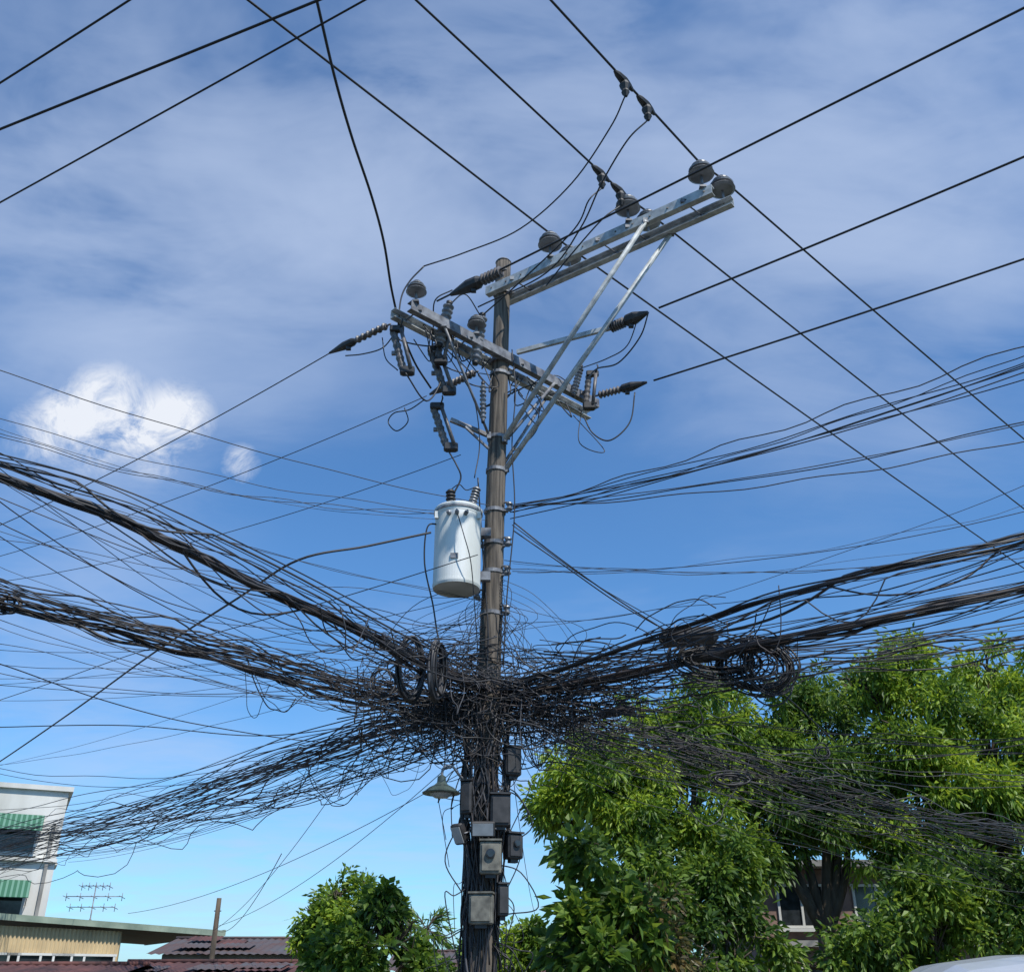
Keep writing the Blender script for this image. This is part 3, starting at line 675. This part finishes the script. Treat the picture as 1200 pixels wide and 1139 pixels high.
def corr(b, p00, p10, p01, p11, key, n=60, amp=.025):
    V = []; fs = []
    p00, p10, p01, p11 = map(np.asarray, (p00, p10, p01, p11))
    nn = np.cross(p10-p00, p01-p00); nn = nn/np.linalg.norm(nn)
    for i in range(n*4+1):
        u = i/(n*4); a = p00+(p10-p00)*u; c = p01+(p11-p01)*u; o = nn*amp*math.sin(i*math.pi/2)
        V += [a+o, c+o]
    for i in range(n*4): fs.append((2*i, 2*i+2, 2*i+3, 2*i+1))
    b.add(V, fs, key, True)
ho = empty('tan_house'); b = MB()
P = at_z(-60, 1069, 3.35); Q = at_z(243, 1092, 3.05)
u = (Q-P); u[2] = 0; Lh = np.linalg.norm(u); u /= Lh; v = np.array([-u[1], u[0], 0]); v = v if v[1] > 0 else -v
dn = np.array([0, 0, 1.])
w0 = (P+v*.22)*[1, 1, 0]; w1 = (P+u*(Lh-2.4)+v*.22)*[1, 1, 0]
corr(b, w0, w1, w0+dn*3.12, w1+dn*3.02, 'tan', 42, .03)
corr(b, w1, w1+v*7, w1+dn*3.0, w1+v*7+dn*3.0, 'tan', 30, .04)
b.build('walls', ho); b = MB()
Ru = np.stack([u, v, dn], 1)
cm = (P+Q)/2; cm[2] = 0
slope = math.atan2(Q[2]-P[2], Lh); Rs = Ru@np.array(Matrix.Rotation(-slope, 3, 'Y'))
b.box(cm+v*4.5+dn*3.2, (Lh+1, 9, .07), 'rust2', Rs)
b.box(cm-v*.03+dn*3.2, (Lh+1, .05, .16), 'gfas', Rs)
b.box(cm+u*(Lh/2+.53)+v*4.5+dn*(3.2-Lh/2*math.tan(-slope)), (.05, 9, .16), 'gfas', Rs)
b.build('roof', ho); b = MB()
for f in (.25, .55, .8): window(b, w0+(w1-w0)*f+dn*2.0-v*.06, 1.6, .8, Ru)
b.build('windows', ho)
def shed(name, x0, x1, y0, y1, ze, zr, key, wall='conc'):
    e = empty(name); b = MB(); ym = (y0+y1)/2
    corr(b, (x0-.3, y0-.4, ze), (x1+.3, y0-.4, ze), (x0-.3, ym, zr), (x1+.3, ym, zr), key, int((x1-x0)*6), .014)
    corr(b, (x0-.3, y1+.4, ze), (x1+.3, y1+.4, ze), (x0-.3, ym, zr), (x1+.3, ym, zr), key, int((x1-x0)*6), .014)
    b.cyl((x0-.32, ym, zr+.02), (x1+.32, ym, zr+.02), .04, key=key, n=8)
    for i in range(5):
        xx = rng.uniform(x0, x1-1.2); f = rng.uniform(.1, .6); za = ze+(zr-ze)*f; ya = y0-.4+(ym-y0+.4)*f; f2 = f+.3; zb_ = ze+(zr-ze)*f2; yb = y0-.4+(ym-y0+.4)*f2; o = .03+.02*i
        corr(b, (xx, ya, za+o), (xx+.9, ya, za+o), (xx+rng.uniform(-.1, .1), yb, zb_+o), (xx+.9, yb, zb_+o), random.choice(['rust', 'rust2', 'rust2']), 6, .012)
    b.build('roof', e); b = MB()
    V = [(x0, y0, 0), (x1, y0, 0), (x1, y1, 0), (x0, y1, 0), (x0, y0, ze), (x1, y0, ze), (x1, y1, ze), (x0, y1, ze), (x0, ym, zr-.1), (x1, ym, zr-.1)]
    b.add(V, [(0, 1, 5, 4), (1, 2, 6, 9, 5), (2, 3, 7, 6), (3, 0, 4, 8, 7)], wall); b.build('walls', e)
    b = MB(); window(b, ((x0+x1)/2-1, y0-.04, ze*.6), 1.0, .7); b.box(((x0+x1)/2+1, y0-.02, .95), (.85, .06, 1.9 if ze > 1.9 else ze-.1), 'bark'); b.build('openings', e)
shed('tin_roof_shed', -13.5, -7.2, 18.5, 23, 1.66, 1.98, 'rust')
shed('tin_roof_shed', -7.6, -3.6, 20, 25, 1.72, 2.06, 'rust')
shed('tin_roof_shed', -9.0, -5.2, 28, 32, 2.35, 2.80, 'rust2')
shed('tin_roof_shed', -3.2, .6, 30, 35, 2.0, 2.55, 'rust2', 'wwall')
shed('tin_roof_shed', .8, 3.5, 26, 31, 1.9, 2.2, 'rust', 'brick')
shed('tin_roof_shed', 1.2, 5.5, 36, 41, 2.6, 3.3, 'conc', 'wwall')
hb = empty('brick_house'); b = MB()
b.box((10.5, 31, 2.2), (8, 6, 4.4), 'brick'); b.build('walls', hb)
b = MB(); b.box((10.5, 30.9, 4.5), (8.8, 7, .16), 'conc'); b.box((10.5, 27.9, 2.6), (8.1, .25, .15), 'conc'); b.build('roof', hb)
b = MB()
for x in (7.6, 9.6, 11.6, 13.4):
    window(b, (x, 27.97, 3.5), 1.2, 1.0); window(b, (x, 27.97, 1.5), 1.2, 1.1)
b.build('windows', hb)
b = MB(); p = at_y(257, 1052, 27); b.tube([[p[0], p[1], 0], p], [.08, .06], 'bark', 8); b.cyl(p-[.09, 0, .3], p-[-.09, 0, .3], .015, key='galvd', n=6); b.build('wooden_post')
ta = empty('tv_antenna'); b = MB(); p = at_y(113, 1036, 38); q = np.array([p[0], p[1], 0])
b.cyl(q, p, .03, .02, 'galvd', 8)
for i, dz in enumerate((.05, .4, .75)):
    w = (.5, 1.0, .8)[i]; b.cyl(p+[-w, 0, -dz], p+[w, 0, -dz], .015, key='galvd', n=6)
    for k in np.linspace(-w, w, 5): b.cyl(p+[k, -.3, -dz], p+[k, .3, -dz-.05], .012, key='galvd', n=5); b.cyl(p+[k, 0, -dz-.15], p+[k, 0, -dz+.12], .012, key='galvd', n=5)
b.cyl(p-[.5, 0, 2.2], p-[0, 0, 1.1], .015, key='galvd', n=5); b.cyl(p-[-.5, 0, 2.2], p-[0, 0, 1.1], .015, key='galvd', n=5)
b.build('mast_and_elements', ta)

# ================= van =================
van = empty('parked_van'); b = MB()
prof = [(0, .35), (-.02, .75), (.06, .98), (.55, 1.12), (.75, 1.20), (1.25, 1.68), (1.5, 1.79), (2.0, 1.85), (3.0, 1.87), (4.0, 1.85), (4.45, 1.80), (4.62, 1.65), (4.72, 1.1), (4.75, .6), (4.7, .32), (4.15, .30), (4.05, .5), (3.85, .66), (3.6, .68), (3.4, .6), (3.25, .3), (1.4, .28), (1.28, .55), (1.1, .68), (.85, .7), (.62, .6), (.5, .32)]
VX, VY = 2.0, 9.0; hw = .86
Sx = [-1, -.985, -.94, -.8, -.5, 0, .5, .8, .94, .985, 1]
V = []; N_ = len(prof)
for s_ in Sx:
    for x, z in prof:
        top = max(0, (z-1.05)/.85); y = s_*hw*(1-.13*top); zz = z-.015-(.09*top*s_**4)-(.05*top*s_*s_); xx = x+(.03 if abs(s_) == 1 and x < 2 else 0)-(.03 if abs(s_) == 1 and x > 3 else 0)
        V.append((VX+xx, VY+y, zz))
fs = []
for i in range(len(Sx)-1):
    for j in range(N_): j2 = (j+1) % N_; fs.append((i*N_+j, i*N_+j2, (i+1)*N_+j2, (i+1)*N_+j))
fs.append(tuple(range(N_))[::-1]); fs.append(tuple((len(Sx)-1)*N_+j for j in range(N_)))
b.add(V, fs, 'silver', False); b.build('body', van)
b = MB()
for sd in (-1, 1):
    for poly in ([(1.15, 1.17), (1.5, 1.63), (2.1, 1.66), (2.1, 1.17)], [(2.2, 1.17), (2.2, 1.66), (3.2, 1.67), (3.2, 1.17)], [(3.3, 1.17), (3.3, 1.67), (4.2, 1.65), (4.4, 1.17)]):
        Vv = []
        for x, z in poly:
            top = max(0, (z-1.05)/.85); Vv.append((VX+x, VY+sd*(hw*(1-.13*top)+.006), z-.03))
        b.add(Vv, [(0, 1, 2, 3)], 'glass')
b.add([(VX+.80, VY-.66, 1.24), (VX+.80, VY+.66, 1.24), (VX+1.22, VY+.62, 1.66), (VX+1.22, VY-.62, 1.66)], [(0, 1, 2, 3)], 'glass')
for xw in (.83, 3.72):
    for sd in (-1, 1):
        b.lathe([(-.1, .2), (-.1, .3), (-.07, .33), (.07, .33), (.1, .3), (.1, .2)], (VX+xw, VY+sd*.76, .33), (0, 1, 0), 'rubber', 28)
        b.lathe([(-.105, .04), (-.108, .19), (.108, .19), (.105, .04)], (VX+xw, VY+sd*.76, .33), (0, 1, 0), 'galv', 20)
for sd in (-1, 1):
    b.box((VX+.03, VY+sd*.62, .82), (.1, .3, .16), 'lens', bev=.02); b.box((VX+4.72, VY+sd*.7, 1.1), (.06, .14, .4), 'red', bev=.01)
    b.box((VX+1.25, VY+sd*.98, 1.22), (.12, .16, .16), 'silver', bev=.03)
b.build('glass_wheels_and_lights', van)

# ================= ground, road =================
b = MB(); S_ = 1500; b.add([(-S_, -S_, 0), (S_, -S_, 0), (S_, S_, 0), (-S_, S_, 0)], [(0, 1, 2, 3)], 'soil'); b.build('ground')
b = MB(); b.add([(-80, -6, .004), (80, -6, .004), (80, 10.8, .004), (-80, 10.8, .004)], [(0, 1, 2, 3)], 'asphalt'); b.build('road')
b = MB()
for i in range(-12, 12): b.add([(i*5, 2.3, .008), (i*5+2.5, 2.3, .008), (i*5+2.5, 2.45, .008), (i*5, 2.45, .008)], [(0, 1, 2, 3)], 'paint')
b.build('road_marking')
b = MB(); b.box((0, 12.3, .06), (160, 3.0, .14), 'conc', bev=.02); b.build('pavement')

# ================= camera, sun, sky =================
cam = bpy.data.cameras.new('camera'); co = bpy.data.objects.new('camera', cam); bpy.context.collection.objects.link(co)
co.location = (0, 0, EYE); co.rotation_euler = (math.radians(90)+TH, 0, 0)
cam.sensor_fit = 'HORIZONTAL'; cam.sensor_width = 36; cam.lens = 36*F/1200; cam.clip_end = 5000; cam.clip_start = .05
bpy.context.scene.camera = co
el, az = math.radians(54), math.radians(142)
sd = Vector((math.sin(az)*math.cos(el), math.cos(az)*math.cos(el), math.sin(el)))
sl_ = bpy.data.lights.new('sun', 'SUN'); sl_.energy = 5.0; sl_.angle = math.radians(.5); sl_.color = (1, .96, .89)
so = bpy.data.objects.new('sun', sl_); bpy.context.collection.objects.link(so); so.rotation_euler = sd.to_track_quat('Z', 'Y').to_euler()

w = bpy.data.worlds.new('World'); bpy.context.scene.world = w; w.use_nodes = True
nt = w.node_tree; N = nt.nodes; L = nt.links; bg = N['Background']; bg.inputs[1].default_value = .125
sk = N.new('ShaderNodeTexSky'); sk.sky_type = 'NISHITA'; sk.sun_disc = False; sk.sun_elevation = el; sk.sun_rotation = az
sk.air_density = 1.0; sk.dust_density = .4; sk.ozone_density = 3.0
tc = N.new('ShaderNodeTexCoord')
def vm(op, a, b_=None, sc=None):
    n = N.new('ShaderNodeVectorMath'); n.operation = op
    if hasattr(a, 'links'): L.new(a, n.inputs[0])
    else: n.inputs[0].default_value = a
    if b_ is not None:
        if hasattr(b_, 'links'): L.new(b_, n.inputs[1])
        else: n.inputs[1].default_value = b_
    if sc is not None: n.inputs['Scale'].default_value = sc
    return n.outputs['Value'] if op in ('DISTANCE', 'LENGTH', 'DOT_PRODUCT') else n.outputs['Vector']
def ma(op, a, b_=None, c=None, cl=False):
    n = N.new('ShaderNodeMath'); n.operation = op; n.use_clamp = cl
    for i, x in enumerate((a, b_, c)):
        if x is None: continue
        if hasattr(x, 'links'): L.new(x, n.inputs[i])
        else: n.inputs[i].default_value = x
    return n.outputs[0]
def mr(v, a, b_, c=0, d=1, sm=True):
    n = N.new('ShaderNodeMapRange'); n.interpolation_type = 'SMOOTHSTEP' if sm else 'LINEAR'
    L.new(v, n.inputs[0])
    for i, x in enumerate((a, b_, c, d)): n.inputs[i+1].default_value = x
    return n.outputs[0]
def noise(vec, s, det=6, rough=.55, dist=0):
    n = N.new('ShaderNodeTexNoise'); n.inputs['Scale'].default_value = s; n.inputs['Detail'].default_value = det; n.inputs['Roughness'].default_value = rough; n.inputs['Distortion'].default_value = dist
    L.new(vec, n.inputs['Vector']); return n
D = vm('NORMALIZE', tc.outputs['Generated'])
sep = N.new('ShaderNodeSeparateXYZ'); L.new(D, sep.inputs[0])
zz = ma('MAXIMUM', ma('ADD', sep.outputs[2], .12), .05)
cmb = N.new('ShaderNodeCombineXYZ'); L.new(ma('DIVIDE', sep.outputs[0], zz), cmb.inputs[0]); L.new(ma('DIVIDE', sep.outputs[1], zz), cmb.inputs[1])
def mapped(rot, s):
    mp = N.new('ShaderNodeMapping'); mp.inputs['Rotation'].default_value = (0, 0, math.radians(rot)); mp.inputs['Scale'].default_value = s; L.new(cmb.outputs[0], mp.inputs[0]); return mp.outputs[0]
n1 = noise(mapped(-38, (1, 1.5, 1)), 1.8, 5, .56, .6).outputs['Fac']
n2 = noise(mapped(10, (1.0, 1.8, 1)), 4.5, 5, .6, .5).outputs['Fac']
wn = noise(D, 4.0, 2, .5); warp = vm('ADD', D, vm('SCALE', vm('SUBTRACT', wn.outputs['Color'], (.5, .5, .5)), sc=.2))
def blob(px, py, r, wgt, v=None):
    d = ray(px, py); d = d/np.linalg.norm(d); return ma('MULTIPLY', mr(vm('DISTANCE', warp if v is None else v, tuple(d)), r, r*.1), wgt)
acc = None
for bl in ((170, 60, .32, .45), (300, 300, .26, .95), (470, 230, .18, .6), (820, 40, .44, .95), (1150, 130, .34, .8), (560, 60, .25, .4), (60, 470, .2, .35), (250, 1010, .2, .5), (550, 1010, .25, .35), (80, 740, .25, .35), (100, 270, .2, .6), (980, 470, .25, .12)):
    o = blob(*bl); acc = o if acc is None else ma('ADD', acc, o)
dens = ma('MULTIPLY', acc, ma('MAXIMUM', ma('ADD', mr(n1, .3, .72, .15, 1.35), mr(n2, .3, .7, -.15, .25)), .05))
dens = ma('ADD', dens, mr(n1, .5, .8, .02, .15))
tot = ma('MINIMUM', ma('DIVIDE', dens, ma('ADD', dens, .85)), .8)
cu = None
for bl in ((85, 492, .05, .85), (125, 482, .06, 1.0), (160, 500, .055, 1.0), (110, 515, .05, .7), (205, 490, .05, .85), (50, 510, .045, .55), (283, 543, .028, .5), (180, 520, .05, .55)):
    o = blob(*bl, v=D); cu = o if cu is None else ma('MAXIMUM', cu, o)
n3 = noise(D, 20, 6, .7, .6).outputs['Fac']
cud = mr(ma('MULTIPLY', cu, mr(n3, .34, .60, 0.05, 1.35, False)), .10, .85, 0, .95, False)
tint = N.new('ShaderNodeMix'); tint.data_type = 'RGBA'; tint.blend_type = 'MULTIPLY'; tint.inputs[0].default_value = 1; L.new(sk.outputs[0], tint.inputs[6]); tint.inputs[7].default_value = (.62, 1.06, 1.38, 1)
mx = N.new('ShaderNodeMix'); mx.data_type = 'RGBA'; L.new(tot, mx.inputs[0]); L.new(tint.outputs[2], mx.inputs[6]); mx.inputs[7].default_value = (4.3, 5.2, 7.0, 1)
mx2 = N.new('ShaderNodeMix'); mx2.data_type = 'RGBA'; L.new(cud, mx2.inputs[0]); L.new(mx.outputs[2], mx2.inputs[6]); mx2.inputs[7].default_value = (6.9, 7.2, 7.8, 1)
L.new(mx2.outputs[2], bg.inputs[0])
sc = bpy.context.scene; sc.render.engine = 'CYCLES'; sc.view_settings.view_transform = 'Standard'; sc.view_settings.look = 'None'; sc.view_settings.exposure = 0
